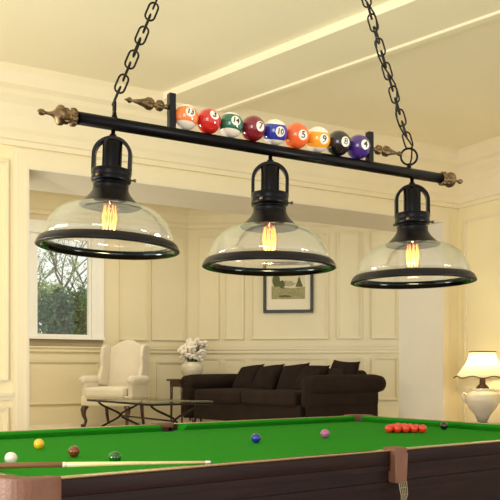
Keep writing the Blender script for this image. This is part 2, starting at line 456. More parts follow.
def tree(px, d, label, seed, m):
    rnd = random.Random(seed); c = at(px, 300, d)
    t = thing('garden_tree', label, 'tree', (c.x, c.y, -.2), 0, 'trees outside the window')
    mb = MB(); tips = []
    def branch(p, v, L, r, lev):
        q = p+v*L; m1 = p+v*L*.5+Vector((rnd.uniform(-1, 1), rnd.uniform(-1, 1), 0))*L*.08
        mb.tube([p, m1, q], [r, r*.85, r*.65], 6)
        tips.append(q)
        if lev == 0: return
        for k in range(3):
            dv = (v+Vector((rnd.uniform(-.9, .9), rnd.uniform(-.6, .6), rnd.uniform(-.1, .5)))).normalized()
            branch(q if k < 2 else m1, dv, L*.68, r*.58, lev-1)
    branch(Vector((0, 0, 0)), Vector((.05, 0, 1)), 2.1, .10, 4)
    mb.build('trunk', M['bark'], t)
    mb = MB()
    for q in tips:
        if q.z > 1.6: leaves(mb, q, (.26, .26, .24), 16, .045, .1)
    mb.build('foliage', m, t)
tree(66, 20, 'bare branching tree with sparse pale leaves seen through middle of the window', 3, M['leaf2'])
tree(36, 22.5, 'sparse tree seen at the left of the window behind the mullion', 8, M['leaf2'])

# ------------------------------------------------------------------ framed picture
pw0, pw1 = xB(263.5), xB(313.5); pz0, pz1 = zB(288, 313), zB(288, 262)
pc = BM @ Vector(((pw0+pw1)/2, 0, 0))
pic = thing('framed_picture', 'small landscape print in a black frame hanging on the cream panelled back wall', 'picture', (pc.x, pc.y, pz0), BA)
W = (pw1-pw0)/2; Hh = pz1-pz0; fw = .045
mb = MB().box(-W, W, -.045, -.005, 0, fw).box(-W, W, -.045, -.005, Hh-fw, Hh).box(-W, -W+fw, -.045, -.005, fw, Hh-fw).box(W-fw, W, -.045, -.005, fw, Hh-fw)
mb.build('frame', M['frame'], pic, bevel=.006)
mo = MB().box(-W+fw, W-fw, -.022, -.012, fw, Hh-fw).build('mount', M['mat'], pic)
ix, iz0, iz1 = W-.12, .20, Hh-.13
q = MB(); q.box(-ix, ix, -.0245, -.0225, iz0, iz1); pr = q.build('print', M['paper'], pic)
def blob(cx, cz, rx, rz, n=16, seed=0):
    r = random.Random(seed)
    return [(cx+math.cos(2*PI*k/n)*rx*r.uniform(.8, 1.1), cz+math.sin(2*PI*k/n)*rz*r.uniform(.8, 1.1)) for k in range(n)]
FX = Matrix(((1, 0, 0, 0), (0, 0, 1, -.0248), (0, 1, 0, 0), (0, 0, 0, 1)))
mb = MB(); mz = (iz0+iz1)/2
mb.mi = 1; mb.prism([(-ix, iz0), (ix, iz0), (ix, mz-.03), (.05, mz-.05), (-ix, mz-.01)], -.001, 0, FX)
mb.mi = 2; mb.prism(blob(-.02, mz+.02, .12, .045, 14, 2), -.0012, -.0002, FX)
mb.mi = 0
mb.prism(blob(-ix+.07, mz+.06, .06, .10, 16, 3), -.002, -.0005, FX); mb.prism(blob(-ix+.15, mz+.01, .05, .06, 14, 4), -.0022, -.0005, FX)
mb.prism([(ix-.14, mz-.03), (ix-.03, mz-.03), (ix-.06, mz+.05), (ix-.085, mz+.13), (ix-.11, mz+.05)], -.002, -.0005, FX)
mb.prism(blob(-.05, iz0+.04, .10, .016, 14, 6), -.002, -.0005, FX)
mb.build('drawing', [M['pt_dark'], M['pt_mid'], M['pt_grey']], pic)

# ------------------------------------------------------------------ snooker table
TA = 0.62653774; HL = 1.7367; WD = 2.079
TM = Vector((.66966, 3.4442, 0)); tu = Vector((math.cos(TA), math.sin(TA), 0)); tn = Vector((-math.sin(TA), math.cos(TA), 0))
RT = .865; CL = .824
tab = thing('snooker_table', 'large snooker table with green baize, dark mahogany sides and brown leather pockets', 'snooker table', TM, TA)
# local frame: x along the length (-HL..HL), y across (0..WD)
TS = MB()
bev = .075
TS.box(-HL+.02, HL-.02, .02, WD-.02, .44, .80)
TS.build('table_body', M['mahog'], tab, bevel=.008)
mb = MB()   # raised moldings on the near and other sides
for (z0, z1, o) in ((.70, .725, .012), (.46, .49, .012), (.775, .80, .014)):
    mb.box(-HL+.02-o, HL-.02+o, .02-o, .02, z0, z1).box(-HL+.02-o, HL-.02+o, WD-.02, WD-.02+o, z0, z1)
    mb.box(-HL+.02-o, -HL+.02, .02, WD-.02, z0, z1).box(HL-.02, HL-.02+o, .02, WD-.02, z0, z1)
mb.build('side_molding', M['mahog'], tab)
bed = MB().box(-HL+.06, HL-.06, .06, WD-.06, .80, CL).build('bed_cloth', M['cloth'], tab)
# wooden rails between pockets
PC, PMg = .13, .075
def rail(x0, x1, y0, y1):
    o = MB().rbox(x0, x1, y0, y1, .80, RT-.006, .004, 2).build('wooden_rail', M['mahog'], tab)
    MB().rbox(x0, x1, y0-.001, y1+.001, RT-.006, RT, .003, 2).build('rail_cap', M['rail_sheen'], o)
RW = .045
for sy in (0, WD-RW):
    a_, b_ = (-.070, .014) if sy == 0 else (-.108, .008)
    rail(-HL+PC, a_, sy, sy+RW); rail(b_, HL-PC, sy, sy+RW)
rail(-HL, -HL+RW, PC, WD-PC); rail(HL-RW, HL, PC, WD-PC)
# cushions : sloped profile, tapered mouths
CU = .055
def cushion(p0, p1, inn):
    p0 = Vector(p0); p1 = Vector(p1); inn = Vector(inn); dr = (p1-p0).normalized()
    prof = [(0, CL), (0, RT-.002), (CU*.5, RT-.001), (CU, RT-.005), (CU, RT-.016), (CU*.6, CL)]
    vs = []
    for p, sg in ((p0, 1), (p1, -1)):
        for a, z in prof:
            q = p+inn*a+dr*sg*a*.7; vs.append((q.x, q.y, z))
    n = len(prof); mb = MB()
    mb._new(vs, [(i, (i+1) % n, n+(i+1) % n, n+i) for i in range(n)]+[tuple(range(n)), tuple(range(n, 2*n))])
    mb.build('cushion', M['cloth'], tab)
e = .03
for sy, iy in ((RW, 1), (WD-RW, -1)):
    cushion((-HL+PC-e, sy), (-PMg+e*.6, sy), (0, iy)); cushion((PMg-e*.6, sy), (HL-PC+e, sy), (0, iy))
cushion((-HL+RW, PC-e), (-HL+RW, WD-PC+e), (1, 0)); cushion((HL-RW, PC-e), (HL-RW, WD-PC+e), (-1, 0))
# pockets
def corner_pocket(cx, cy, sx, sy):
    mb = MB(); R = .135; n = 14
    # horseshoe of leather: quarter-round outer wall
    def ring(ro, ri, z0, z1, a0, a1, c):
        pts = []
        for k in range(n+1):
            a = a0+(a1-a0)*k/n; pts.append((c[0]+math.cos(a)*ro, c[1]+math.sin(a)*ro))
        for k in range(n, -1, -1):
            a = a0+(a1-a0)*k/n; pts.append((c[0]+math.cos(a)*ri, c[1]+math.sin(a)*ri))
        for i in range(n):
            mb.prism([pts[i], pts[i+1], pts[2*n-i], pts[2*n+1-i]], z0, z1)
    c = (cx+sx*.105, cy+sy*.105)
    am = math.atan2(-sy, -sx)
    ring(.122, .058, .74, RT+.006, am-1.25, am+1.25, c)
    o = mb
    bmesh.ops.remove_doubles(o.bm, verts=o.bm.verts[:], dist=1e-5)
    p = o.build('pocket_leather', M['leather'], tab, bevel=.006)
    mb2 = MB(); mb2.lathe([(0, CL+.0008), (.062, CL+.0008)], 24, Matrix.Translation((c[0], c[1], 0)))
    mb2.build('pocket_hole', M['ink'], p)
for cx, sx in ((-HL, 1), (HL, -1)):
    for cy, sy in ((0, 1), (WD, -1)): corner_pocket(cx, cy, sx, sy)
def middle_pocket(cy, sy, cx, w, zb_, inner):
    mb = MB()
    ya, yb = sorted((cy-sy*.022, cy+sy*inner))
    mb.rbox(cx-w, cx+w, ya, yb, .842, RT+.010, .006, 3)
    y0, y1 = sorted((cy-sy*.024, cy+sy*.018))
    k = .82
    mb._new([(cx-w, y0, .85), (cx+w, y0, .85), (cx+w*k, y0, zb_), (cx-w*k, y0, zb_), (cx-w, y1, .85), (cx+w, y1, .85), (cx+w*k, y1, zb_), (cx-w*k, y1, zb_)],
            [(0, 1, 2, 3), (7, 6, 5, 4), (0, 4, 5, 1), (1, 5, 6, 2), (2, 6, 7, 3), (3, 7, 4, 0)])
    p = mb.build('pocket_leather', M['leather'], tab)
    mb = MB(); mb.lathe([(0, CL+.0008), (.048, CL+.0008)], 24, Matrix.Translation((cx, cy+sy*(inner+.035), 0)))
    mb.build('pocket_hole', M['ink'], p)
    mb = MB()
    yo = cy-sy*.032
    for k in range(-2, 3):
        mb.tube([(cx+k*.012, yo, zb_+.005), (cx+k*.010, yo-sy*.010, zb_-.05), (cx+k*.004, yo, zb_-.11)], .0025, 5)
    for z in (.02, .05, .08): mb.tube([(cx-.026+z*.15, yo-sy*.006, zb_-z), (cx+.026-z*.15, yo-sy*.006, zb_-z)], .0022, 5)
    mb.build('pocket_net', M['net'], p)
middle_pocket(0, 1, -.028, .042, .722, .05); middle_pocket(WD, -1, -.05, .062, .80, .075)
# legs
lp = [(.0, .44), (.085, .44), (.085, .40), (.06, .37), (.055, .33), (.085, .28), (.075, .2), (.055, .1), (.07, .06), (.06, .0), (0, 0)]
for lx in (-HL+.28, 0, HL-.28):
    for ly in (.22, WD-.22):
        MB().lathe(lp, 20, Matrix.Translation((lx, ly, 0))).build('leg', M['mahog'], tab)

# snooker balls
BR = .0262
def sball(px, py, rgb, word, label, group=None, pos=None):
    if pos is None:
        d = (EYE-CL-BR)*F/(py-HZ); p = Vector(((px-250)/F*d, d, CL+BR))
    else: p = pos
    key = 'snooker_'+word
    if key not in M: M[key] = ballmat(word+'_ball_resin', rgb)
    o = MB().sphere((0, 0, 0), BR, 24, 14).build('snooker_ball', M[key], None, loc=p)
    tag(o, label, 'ball', group); return o
G = 'loose snooker balls on the green table'
sball(11, 458.3, (240, 232, 222), 'white', 'white cue ball on green table, touching the line of the cue butt', G)
sball(39, 444, (236, 186, 30), 'yellow', 'yellow snooker ball on green baize, above the white cue ball', G)
sball(74, 451.5, (112, 52, 24), 'brown', 'brown snooker ball on green baize between yellow ball and cue', G)
sball(115, 457.5, (26, 92, 28), 'green', 'green snooker ball behind the pale cue shaft', G)
sball(256, 438.3, (24, 40, 150), 'blue', 'dark blue snooker ball alone at the middle of the table', G)
sball(325, 433.7, (176, 96, 150), 'pink', 'pink mauve snooker ball between the blue ball and the red rack', G)
sball(444, 425.8, (16, 16, 18), 'black', 'black snooker ball to the right of the red rack', G)
# rack of reds
dr = (EYE-CL-BR)*F/(428.8-HZ)
r0 = Vector(((389-250)/F*dr, dr, CL+BR)); dirx = Vector((math.cos(math.radians(3)), math.sin(math.radians(3)), 0)); diry = Vector((-dirx.y, dirx.x, 0))
names = ['leftmost', 'second from left', 'middle', 'second from right', 'rightmost']
rows = ['front row', 'second row', 'third row', 'fourth row', 'back tip']
for r in range(5):
    for k in range(5-r):
        p = r0+dirx*(2*BR*1.01*(k+r*.5))+diry*(r*BR*1.75)
        if r == 0: lb = 'red snooker ball, '+names[k]+' in the front row of the racked reds'
        elif r == 4: lb = 'red snooker ball at the far tip of the racked triangle of reds'
        else: lb = 'red snooker ball, number %s from the left in the %s of the racked reds' % (['one', 'two', 'three', 'four'][k], rows[r])
        sball(0, 0, (226, 52, 26), 'red', lb, 'racked red snooker balls', p)

# cue
tip = Vector((-.1416, 2.906, RT+.006)); far = Vector((-.863, 2.69, RT+.018))
cd = (far-tip).normalized()
cue = thing('snooker_cue', 'wooden snooker cue with pale shaft and brown butt lying across the table corner', 'cue', tip)
cue.rotation_euler = cd.to_track_quat('X', 'Z').to_euler()
def cone(x0, r0_, x1, r1, name, m):
    MB().tube([(x0, 0, 0), (x1, 0, 0)], [r0_, r1], 16).build(name, m, cue)
def cxp(px):   # distance along the cue where it crosses pixel column px
    k = (px-250)/F; return (k*tip.y-tip.x)/(cd.x-k*cd.y)
j = cxp(66)
cone(.0, .0046, .006, .0048, 'tip', M['blue_tip']); cone(.006, .0048, .026, .005, 'ferrule', M['ivory'])
cone(.026, .005, j, .0093, 'shaft', M['cue_pale']); cone(j, .0098, j+.012, .0098, 'joint_ring', M['ivory'])
cone(j+.012, .0095, 1.42, .0145, 'butt', M['cue_butt'])
MB().sphere((1.42, 0, 0), .0145, 14, 8, (.6, 1, 1)).build('bumper', M['ink'], cue)

# ------------------------------------------------------------------ pendant billiard lamp
P1 = Vector((-.28, 1.6, 0)); tl = lambda px: (((px-250)/F)*P1.y-P1.x)/(U.x-((px-250)/F)*U.y)
TC = .4015; BZ = EYE+247/F*1.6
pl = thing('pendant_lamp', 'three-shade black billiard pendant lamp topped with a row of numbered pool balls, hanging on chains', 'pendant lamp', P1+U*TC+Vector((0, 0, BZ)), A)
def lx(px): return tl(px)-TC
bx0, bx1 = lx(75), lx(441.5)
br = .0131
MB().tube([(bx0, 0, 0), (bx1, 0, 0)], br, 32).build('bar', M['black'], pl)
XR = Matrix.Rotation(PI/2, 4, 'Y')     # z -> +x
def finial(x, sg, name, big=True, z=0, m=None):
    mx = Matrix.Translation((x, 0, z)) @ Matrix.Rotation(sg*PI/2, 4, 'Y')
    mb = MB()
    if big:
        prof = [(0, -.002), (.0165, -.002), (.0175, .002), (.017, .008), (.0145, .010), (.012, .012), (.0150, .015), (.0155, .021), (.0145, .0235), (.0192, .0255), (.0202, .030), (.0192, .0345), (.0150, .0375), (.009, .041), (.0050, .046),
                (.0032, .053), (.0030, .060), (.0056, .0625), (.0066, .067), (.0056, .0715), (.003, .0745), (0, .0755)]
    else:
        prof = [(0, 0), (.005, 0), (.005, .008), (.0035, .010), (.009, .014), (.0115, .019), (.0105, .025), (.006, .029), (.005, .032), (.009, .036), (.0128, .042), (.0125, .047), (.009, .055), (.006, .066),
                (.0035, .077), (.0025, .082), (.0055, .085), (.006, .089), (.003, .093), (.001, .098), (0, .099)]
    def flute(r, zz, a):
        if big and (.001 < zz < .009 or .014 < zz < .022): return r*(1+.09*math.cos(a*12)), zz
        if not big and (.013 < zz < .026 or .035 < zz < .05): return r*(1+.10*math.cos(a*8)), zz
        return r, zz
    mb.lathe(prof, 96 if big else 64, mx, wave=flute)
    return mb.build(name, M['brass'], pl)
finial(bx0, -1, 'end_finial'); finial(bx1, 1, 'end_finial')
pA, pB = lx(171.5), lx(369.5)
for x in (pA, pB):
    MB().box(x-.0075, x+.0075, -.008, .008, -.002, .085).build('ball_stop_post', M['black2'], pl, bevel=.0015)
finial(pA-.0075, -1, 'post_finial', False, .055); finial(pB+.0075, 1, 'post_finial', False, .045)

def to_px(p): return (250+F*p.x/p.y, HZ-F*(p.z-EYE)/p.y)
def basis(c):
    v = (Vector((0, 0, EYE))-c).normalized(); r = v.cross(Vector((0, 0, 1))).normalized()*-1
    up = r.cross(v).normalized()
    if up.z < 0: up = -up
    if r.x < 0: r = -r
    return r, up, v
balls = [('13', (240, 130, 60), 1, (.37, -.44), .42, 'orange striped'), ('3', (196, 34, 28), 0, (.49, -.52), 0, 'bright red'), ('14', (20, 104, 74), 1, (.42, -.36), .42, 'green striped'),
         ('7', (122, 18, 34), 0, (.62, -.2), 0, 'maroon'), ('10', (34, 52, 158), 1, (.45, -.05), .05, 'blue striped'), ('5', (240, 104, 46), 0, (.54, -.07), 0, 'orange'),
         ('9', (246, 168, 40), 1, (.53, -.03), .02, 'yellow striped'), ('8', (20, 19, 22), 0, (.6, -.12), 0, 'black'), ('4', (62, 34, 118), 0, (.6, -.2), 0, 'purple')]
plm = Matrix.Translation(pl.location) @ Matrix.Rotation(A, 4, 'Z'); pinv = plm.inverted()
RL = [.0272, .0275, .0280, .0288, .0294, .0302, .0302, .0304, .0300]; bxp = .1640-TC
for i, (num, rgb, stripe, off, tilt, word) in enumerate(balls):
    R = RL[i]; bxp += (RL[i-1]+R) if i else 0
    cl = Vector((bxp, 0, br+R))
    cw_ = plm @ cl
    r, up, v = basis(cw_)
    m = ballmat(word.replace(' ', '_')+'_pool_ball', rgb)
    ax = (up*1-v*tilt*1.0 + r*.1).normalized()
    q = ax.to_track_quat('Z', 'Y').to_matrix()
    lm = (pinv.to_3x3() @ q).to_4x4()
    prof = []; angs = [-90, -80, -70, -60, -50, -42, -35, -30, -20, -10, 0, 10, 20, 30, 35, 42, 50, 60, 70, 80, 90]
    for a in angs: prof.append((max(0, R*math.cos(math.radians(a))), R*math.sin(math.radians(a))))
    mats = [1 if (stripe and (abs(angs[k]+angs[k+1])/2 > 35)) else 0 for k in range(len(angs)-1)]
    b = MB().lathe(prof, 40, Matrix.Translation(cl) @ lm, mats).build('pool_ball', [m, M['white_ball']], pl, label='%s pool ball numbered %s' % (word, num))
    dv = (r*off[0]-up*off[1]+v*math.sqrt(1-off[0]**2-off[1]**2)).normalized()
    dl = pinv.to_3x3() @ dv
    rr = (r-dv*r.dot(dv)).normalized(); uu = dv.cross(rr).normalized()
    if uu.z < 0: uu = -uu
    th = math.radians(-8); rr2 = rr*math.cos(th)+uu*math.sin(th); uu2 = uu*math.cos(th)-rr*math.sin(th)
    rl_, ul_ = pinv.to_3x3() @ rr2, pinv.to_3x3() @ uu2
    dm = Matrix(((rl_.x, ul_.x, dl.x, cl.x), (rl_.y, ul_.y, dl.y, cl.y), (rl_.z, ul_.z, dl.z, cl.z), (0, 0, 0, 1)))
    pr_ = [(R*1.006*math.sin(math.radians(a)), R*1.006*math.cos(math.radians(a))) for a in (0, 5, 10, 15, 20, 23)]
    MB().lathe(pr_, 28, dm).build('number_disc', M['white_ball'], b, label='white number disc')
    cu = bpy.data.curves.new('num', 'FONT'); cu.body = num; cu.size = R*(.74 if len(num) == 1 else .60); cu.align_x = 'CENTER'; cu.align_y = 'CENTER'; cu.offset = 0 if num == '8' else R*.014
    to = bpy.data.objects.new('num', cu); COL.objects.link(to)
    bpy.context.view_layer.update()
    me = bpy.data.meshes.new_from_object(to.evaluated_get(bpy.context.evaluated_depsgraph_get()))
    bpy.data.objects.remove(to)
    tb_ = bmesh.new(); tb_.from_mesh(me); bmesh.ops.triangulate(tb_, faces=tb_.faces[:])
    for _k in range(3): bmesh.ops.subdivide_edges(tb_, edges=tb_.edges[:], cuts=1, use_grid_fill=False); bmesh.ops.triangulate(tb_, faces=tb_.faces[:])
    tb_.to_mesh(me); tb_.free()
    for vt in me.vertices:
        p = Vector((vt.co.x, vt.co.y, 0)); w_ = Vector((p.x, p.y, R)).normalized()*R*1.026
        vt.co = dm @ w_
    me.materials.clear(); me.materials.append(M['ink'])
    no = bpy.data.objects.new('number', me); COL.objects.link(no); no.parent = b

# lamp heads
def head(x, tilt, scl):
    hd = MB(); mxh = Matrix.Identity(4)
    # stem, cap, socket cylinder
    hd.lathe([(0, -.010), (.0045, -.010), (.0045, -.022), (.0075, -.023), (.0075, -.030), (.0045, -.031), (.0045, -.036), (.012, -.0365), (.0185, -.0375), (.0205, -.041), (.0205, -.098), (.0205, -.100)], 36, mxh)
    # collar ring, neck and flared cap
    hd.lathe([(.012, -.097), (.040, -.097), (.0415, -.099), (.0415, -.108), (.0405, -.111), (.0415, -.113), (.0415, -.121), (.040, -.123), (.034, -.124), (.034, -.127), (.037, -.129), (.037, -.133), (.0365, -.136),
              (.0385, -.143), (.0445, -.152), (.054, -.162), (.063, -.1695), (.0655, -.172), (.063, -.174), (.030, -.168), (.012, -.155)], 56, mxh)
    h = hd.build('lamp_head', M['black'], pl)
    ax_ = pinv.to_3x3() @ Vector((0, 1, 0)); h.location = (x, 0, 0); h.scale = (scl, scl, scl); h.rotation_mode = 'QUATERNION'; h.rotation_quaternion = Matrix.Rotation(math.radians(tilt), 3, ax_).to_quaternion()
    # yoke : flat strap arch in the plane facing the camera
    mb = MB(); pts = []
    for k in range(25):
        a = PI*k/24; pts.append((math.cos(a)*.038, -.066+math.sin(a)*.036))
    pts = [(.038, -.105)]+pts+[(-.038, -.105)]
    wv = .0085; tk = .0036; n = len(pts); vs = []
    for i, (a, z) in enumerate(pts):
        i0, i1 = max(i-1, 0), min(i+1, n-1); tx, tz = pts[i1][0]-pts[i0][0], pts[i1][1]-pts[i0][1]; L = math.hypot(tx, tz); nx, nz = tz/L, -tx/L
        for (sa, sb) in ((1, 1), (1, -1), (-1, -1), (-1, 1)): vs.append((a+nx*tk*sa, sb*wv, z+nz*tk*sa))
    fs = []
    for i in range(n-1):
        for k in range(4): fs.append((i*4+k, i*4+(k+1) % 4, i*4+4+(k+1) % 4, i*4+4+k))
    fs += [(0, 1, 2, 3), tuple(range(4*n-4, 4*n))[::-1]]
    ry = Matrix.Rotation(-A-math.atan2(x, 1)*0, 4, 'Z')
    mb._new(vs, fs, False, mxh @ ry); mb.build('yoke', M['black'], h, bevel=.0008)
    for ang in (-A, -A+2.4, -A+4.3):
        mb = MB()
        mm = mxh @ Matrix.Rotation(ang, 4, 'Z') @ Matrix.Translation((.041, 0, -.117)) @ Matrix.Rotation(PI/2, 4, 'Y')
        mb.lathe([(0, 0), (.0018, 0), (.0018, .006), (.0036, .0065), (.0036, .011), (0, .0115)], 12, mm)
        mb.build('thumb_screw', M['brass'], h)
    # glass dome (double walled)
    op = [(.060, -.171), (.073, -.172), (.086, -.1755), (.099, -.182), (.111, -.191), (.121, -.203), (.128, -.216), (.134, -.230), (.137, -.2465)]
    mb = MB(); mb.lathe(op+[(r-.003, z) for r, z in op[::-1]], 72, mxh)
    mb.build('glass_shade', M['glass'], h)
    # dark rim band with inner lip
    mb = MB()
    mb.mi = 0
    rp = [(.135, -.2455), (.139, -.2450), (.1425, -.2475), (.1465, -.254), (.1490, -.260), (.1490, -.262), (.147, -.2632)]
    rq = [(.147, -.2632), (.138, -.2632), (.1325, -.2595), (.1300, -.2530), (.1315, -.2465), (.135, -.2455)]
    mb.lathe(rp, 80, mxh, mats=[0]*6); mb.lathe(rq, 80, mxh, mats=[0, 1, 1, 1, 0])
    mb.build('shade_rim', [M['black2'], M['steel_rim']], h)
    # bulb
    bp_ = [(0, -.155), (.013, -.155), (.013, -.172), (.0185, -.171), (.0205, -.180), (.0205, -.212), (.0185, -.222), (.013, -.2295), (.006, -.233), (0, -.234)]
    MB().lathe(bp_, 28, mxh).build('bulb', M['bulbglass'], h)
    mb = MB()
    nf = 9
    for k in range(nf):
        a = 2*PI*k/nf; a2 = 2*PI*(k+.5)/nf; r1, r2 = .0115, .015
        mb.tube([(math.cos(a)*r1, math.sin(a)*r1, -.172), (math.cos(a)*r2, math.sin(a)*r2, -.197), (math.cos(a2)*r1, math.sin(a2)*r1, -.222)], .0009, 5, mx=mxh)
        mb.tube([(math.cos(a2)*r1, math.sin(a2)*r1, -.222), (math.cos(a2)*r2, math.sin(a2)*r2, -.197), (math.cos(a+2*PI/nf)*r1, math.sin(a+2*PI/nf)*r1, -.172)], .0009, 5, mx=mxh)
    mb.build('filament', M['fil'], h)
    return h
M['steel_rim'] = mat('dark_mirror_inner_rim', (40, 46, 46), .12, 1, var=.2)
HX = [0-TC, .3775-TC, .803-TC]
for x, tv, sv in zip(HX, (2.4, .7, -.5), (.98, 1.03, 1.065)): head(x, tv, sv)
# chains
JOIN = Vector((.0, 0, 2.78-BZ))
def stadium(L, W_, r, mx, mb, n=7):
    h = L/2-W_/2; pts = []
    for k in range(n):
        a = -PI/2+PI*k/(n-1); pts.append((math.sin(a)*W_/2*-1, 0, h+math.cos(a)*W_/2))
    for k in range(n):
        a = PI/2+PI*k/(n-1); pts.append((math.sin(a)*W_/2*-1, 0, -h+math.cos(a)*W_/2))
    mb.tube(pts, r, 8, True, mx)
def chain(p0, p1, ph, sag):
    mb = MB(); L = (p1-p0).length; pitch = .0305; n = int(L/pitch)
    for k in range(n+1):
        f = (k+.4)/(n+.8); c = p0.lerp(p1, f); c.z -= sag*4*f*(1-f); c.x += 0
        f2 = min(1, f+.01); c2 = p0.lerp(p1, f2); c2.z -= sag*4*f2*(1-f2)
        dv = (c2-c).normalized() if f2 > f else (p1-p0).normalized()
        q = dv.to_track_quat('Z', 'Y').to_matrix().to_4x4()
        mx = Matrix.Translation(c) @ q @ Matrix.Rotation(ph+(k % 2)*PI/2+random.uniform(-.12, .12), 4, 'Z')
        stadium(.0425, .020, .0022, mx, mb)
    return mb.build('chain', M['chainm'], pl)
def ring(x, z, R_, ang, mb):
    mx = Matrix.Translation((x, 0, z)) @ Matrix.Rotation(ang, 4, 'Z')
    mb.tube([(math.cos(2*PI*k/28)*R_, 0, math.sin(2*PI*k/28)*R_) for k in range(28)], .0028, 8, True, mx)
xr = lx(409)
for x, ang, R_ in ((HX[0]+.002, PI/2-.25, .014), (xr, -A, .021)):
    mb = MB(); mb.lathe([(0, .010), (.006, .010), (.006, .017), (.0045, .018), (.0045, .024), (0, .025)], 18, Matrix.Translation((x, 0, 0)))
    ring(x, .021+R_, R_, ang, mb); mb.build('hanging_ring', M['black'], pl)
pL = Vector((HX[0]+.002, 0, .048)); pR = Vector((xr, 0, .072))
chain(pL, JOIN, -.25, .012); chain(pR, JOIN, .6, .012)
# power cord twisting along the right chain
mb = MB(); pts = []
for k in range(60):
    f = k/59; c = pR.lerp(JOIN, f); c.z -= .012*4*f*(1-f); w_ = .0105
    pts.append(c+Vector((math.cos(f*38)*w_, math.sin(f*38)*w_, 0)))
pts = [Vector((xr, 0, .012))]+[Vector((xr+.012, .004, .04))]+pts
mb.tube(pts, .0022, 7); mb.build('power_cord', M['black2'], pl)
mb = MB()
mb.tube([JOIN, Vector((0, 0, CEIL-BZ-.02))], .006, 12); ring(0, JOIN.z, .02, -A, mb)
mb.lathe([(0, CEIL-BZ-.04), (.05, CEIL-BZ-.035), (.065, CEIL-BZ-.012), (.065, CEIL-BZ-.001), (0, CEIL-BZ-.001)], 32)
mb.build('ceiling_canopy', M['black'], pl)

# ------------------------------------------------------------------ sofa
SAng = math.radians(38)
sa = Vector((math.cos(SAng), math.sin(SAng), 0))     # towards the back of the sofa
sbv = Vector((math.sin(SAng), -math.cos(SAng), 0))    # towards the near arm
NF = Vector((.625, 8.50, PLAT)); SW = 2.5; SD = 1.16
so = thing('sofa', 'long dark brown velvet sofa with rolled arms facing left, scatter cushions along its back', 'sofa', NF, SAng)
# local: x 0..SD to the back, y 0..SW away from the near arm   (local y axis = -sbv)
def roll_arm(y0, yy, name='armrest'):
    mb = MB(); sg = 1 if yy > 0 else -1
    hh = .675
    mb.rbox(.0, SD-.02, min(y0, y0+yy*.22), max(y0, y0+yy*.22), .08, hh-.06, .035, 4)
    mb.rbox(.0, SD-.02, *sorted((y0-yy*.06, y0+yy*.5)), .30, hh-.10, .05, 4)
    # scrolled top roll, bulging to the outside and rising slightly to the back
    n = 16; pts = []; rr = []
    for k in range(n):
        f = k/(n-1); pts.append((.01+f*(SD+.04), y0+yy*.17, hh-.125+.01*f)); rr.append(.115*(1-.2*(abs(2*f-1)**8)))
    mb.tube(pts, rr, 20)
    return mb.build(name, M['sofa'], so)
roll_arm(0, .26); roll_arm(SW, -.26)
MB().rbox(.06, SD-.02, .18, SW-.18, .08, .33, .03).build('base', M['sofa'], so)
half = SW/2
for a, b in ((.235, half), (half, SW-.235)):
    MB().rbox(.02, .80, a+.004, b-.004, .30, .47, .05, 5, puff=.02).build('seat_cushion', M['sofa'], so)
MB().rbox(.88, SD, .18, SW-.18, .10, .72, .06, 5).build('backrest', M['sofa'], so)
for a, b in ((.235, half), (half, SW-.235)):
    mx = Matrix.Translation((.84, (a+b)/2, .58)) @ Matrix.Rotation(math.radians(12), 4, 'Y')
    MB().rbox(-.09, .09, -(b-a)/2+.005, (b-a)/2-.005, -.17, .16, .06, 5, mx=mx).build('back_cushion', M['sofa'], so)
for x in (.1, SD-.1):
    for y in (.14, SW-.14): MB().lathe([(0, .085), (.035, .085), (.025, 0), (0, 0)], 14, Matrix.Translation((x, y, 0))).build('leg', M['dwood'], so)
def pillow(w_, h_, t_, mb, mx, n=14):
    g = []
    for sgn in (1, -1):
        for i in range(n+1):
            for k in range(n+1):
                a, b = -1+2*i/n, -1+2*k/n
                th = (max(0, 1-abs(a)**2.6)*max(0, 1-abs(b)**2.6))**.45
                pin = 1-.08*(1-a*a)*(b*b)-.0; pin2 = 1-.08*(1-b*b)*(a*a)
                g.append((sgn*t_/2*th, a*w_/2*pin2, b*h_/2*pin))
    fs = []; m1 = (n+1)*(n+1)
    for i in range(n):
        for k in range(n):
            q = i*(n+1)+k; fs.append((q, q+n+1, q+n+2, q+1)); fs.append((m1+q, m1+q+1, m1+q+n+2, m1+q+n+1))
    bv, _ = mb._new(g, fs, True, mx); bmesh.ops.remove_doubles(mb.bm, verts=bv, dist=1e-5)
somx = Matrix.Translation(NF) @ Matrix.Rotation(SAng, 4, 'Z')
pdat = [(1.93, 'farthest left, behind the far arm', 34), (1.52, 'second from the left', 34), (1.02, 'in the middle, tallest standing', 28), (.70, 'second from the right', 36), (.36, 'farthest right, half hidden behind near arm', 20)]
for (y, word, ln) in pdat:
    x = .69 if y > .5 else .90
    z = .605 if y > .5 else .63
    loc = somx @ Vector((x-.02, y, z))
    mb = MB(); pillow(.46, .44, .17, mb, Matrix.Identity(4))
    o = mb.build('scatter_cushion', M['pillow'], None, loc=loc)
    o.rotation_euler = (Matrix.Rotation(SAng, 4, 'Z') @ Matrix.Rotation(math.radians(ln), 4, 'Y') @ Matrix.Rotation(math.radians(random.uniform(-8, 8)), 4, 'X')).to_euler()
    tag(o, 'square brown velvet scatter cushion on the sofa, '+word, 'cushion', 'scatter cushions along the sofa back')

# ------------------------------------------------------------------ wing chair
WC = at(116.5, 425, 10.15); WC.z = PLAT
wc = thing('wing_chair', 'cream upholstered wing chair with camel back and dark curved legs by the window', 'armchair', WC, math.radians(-14)); wc.scale = (.90, .92, .985)
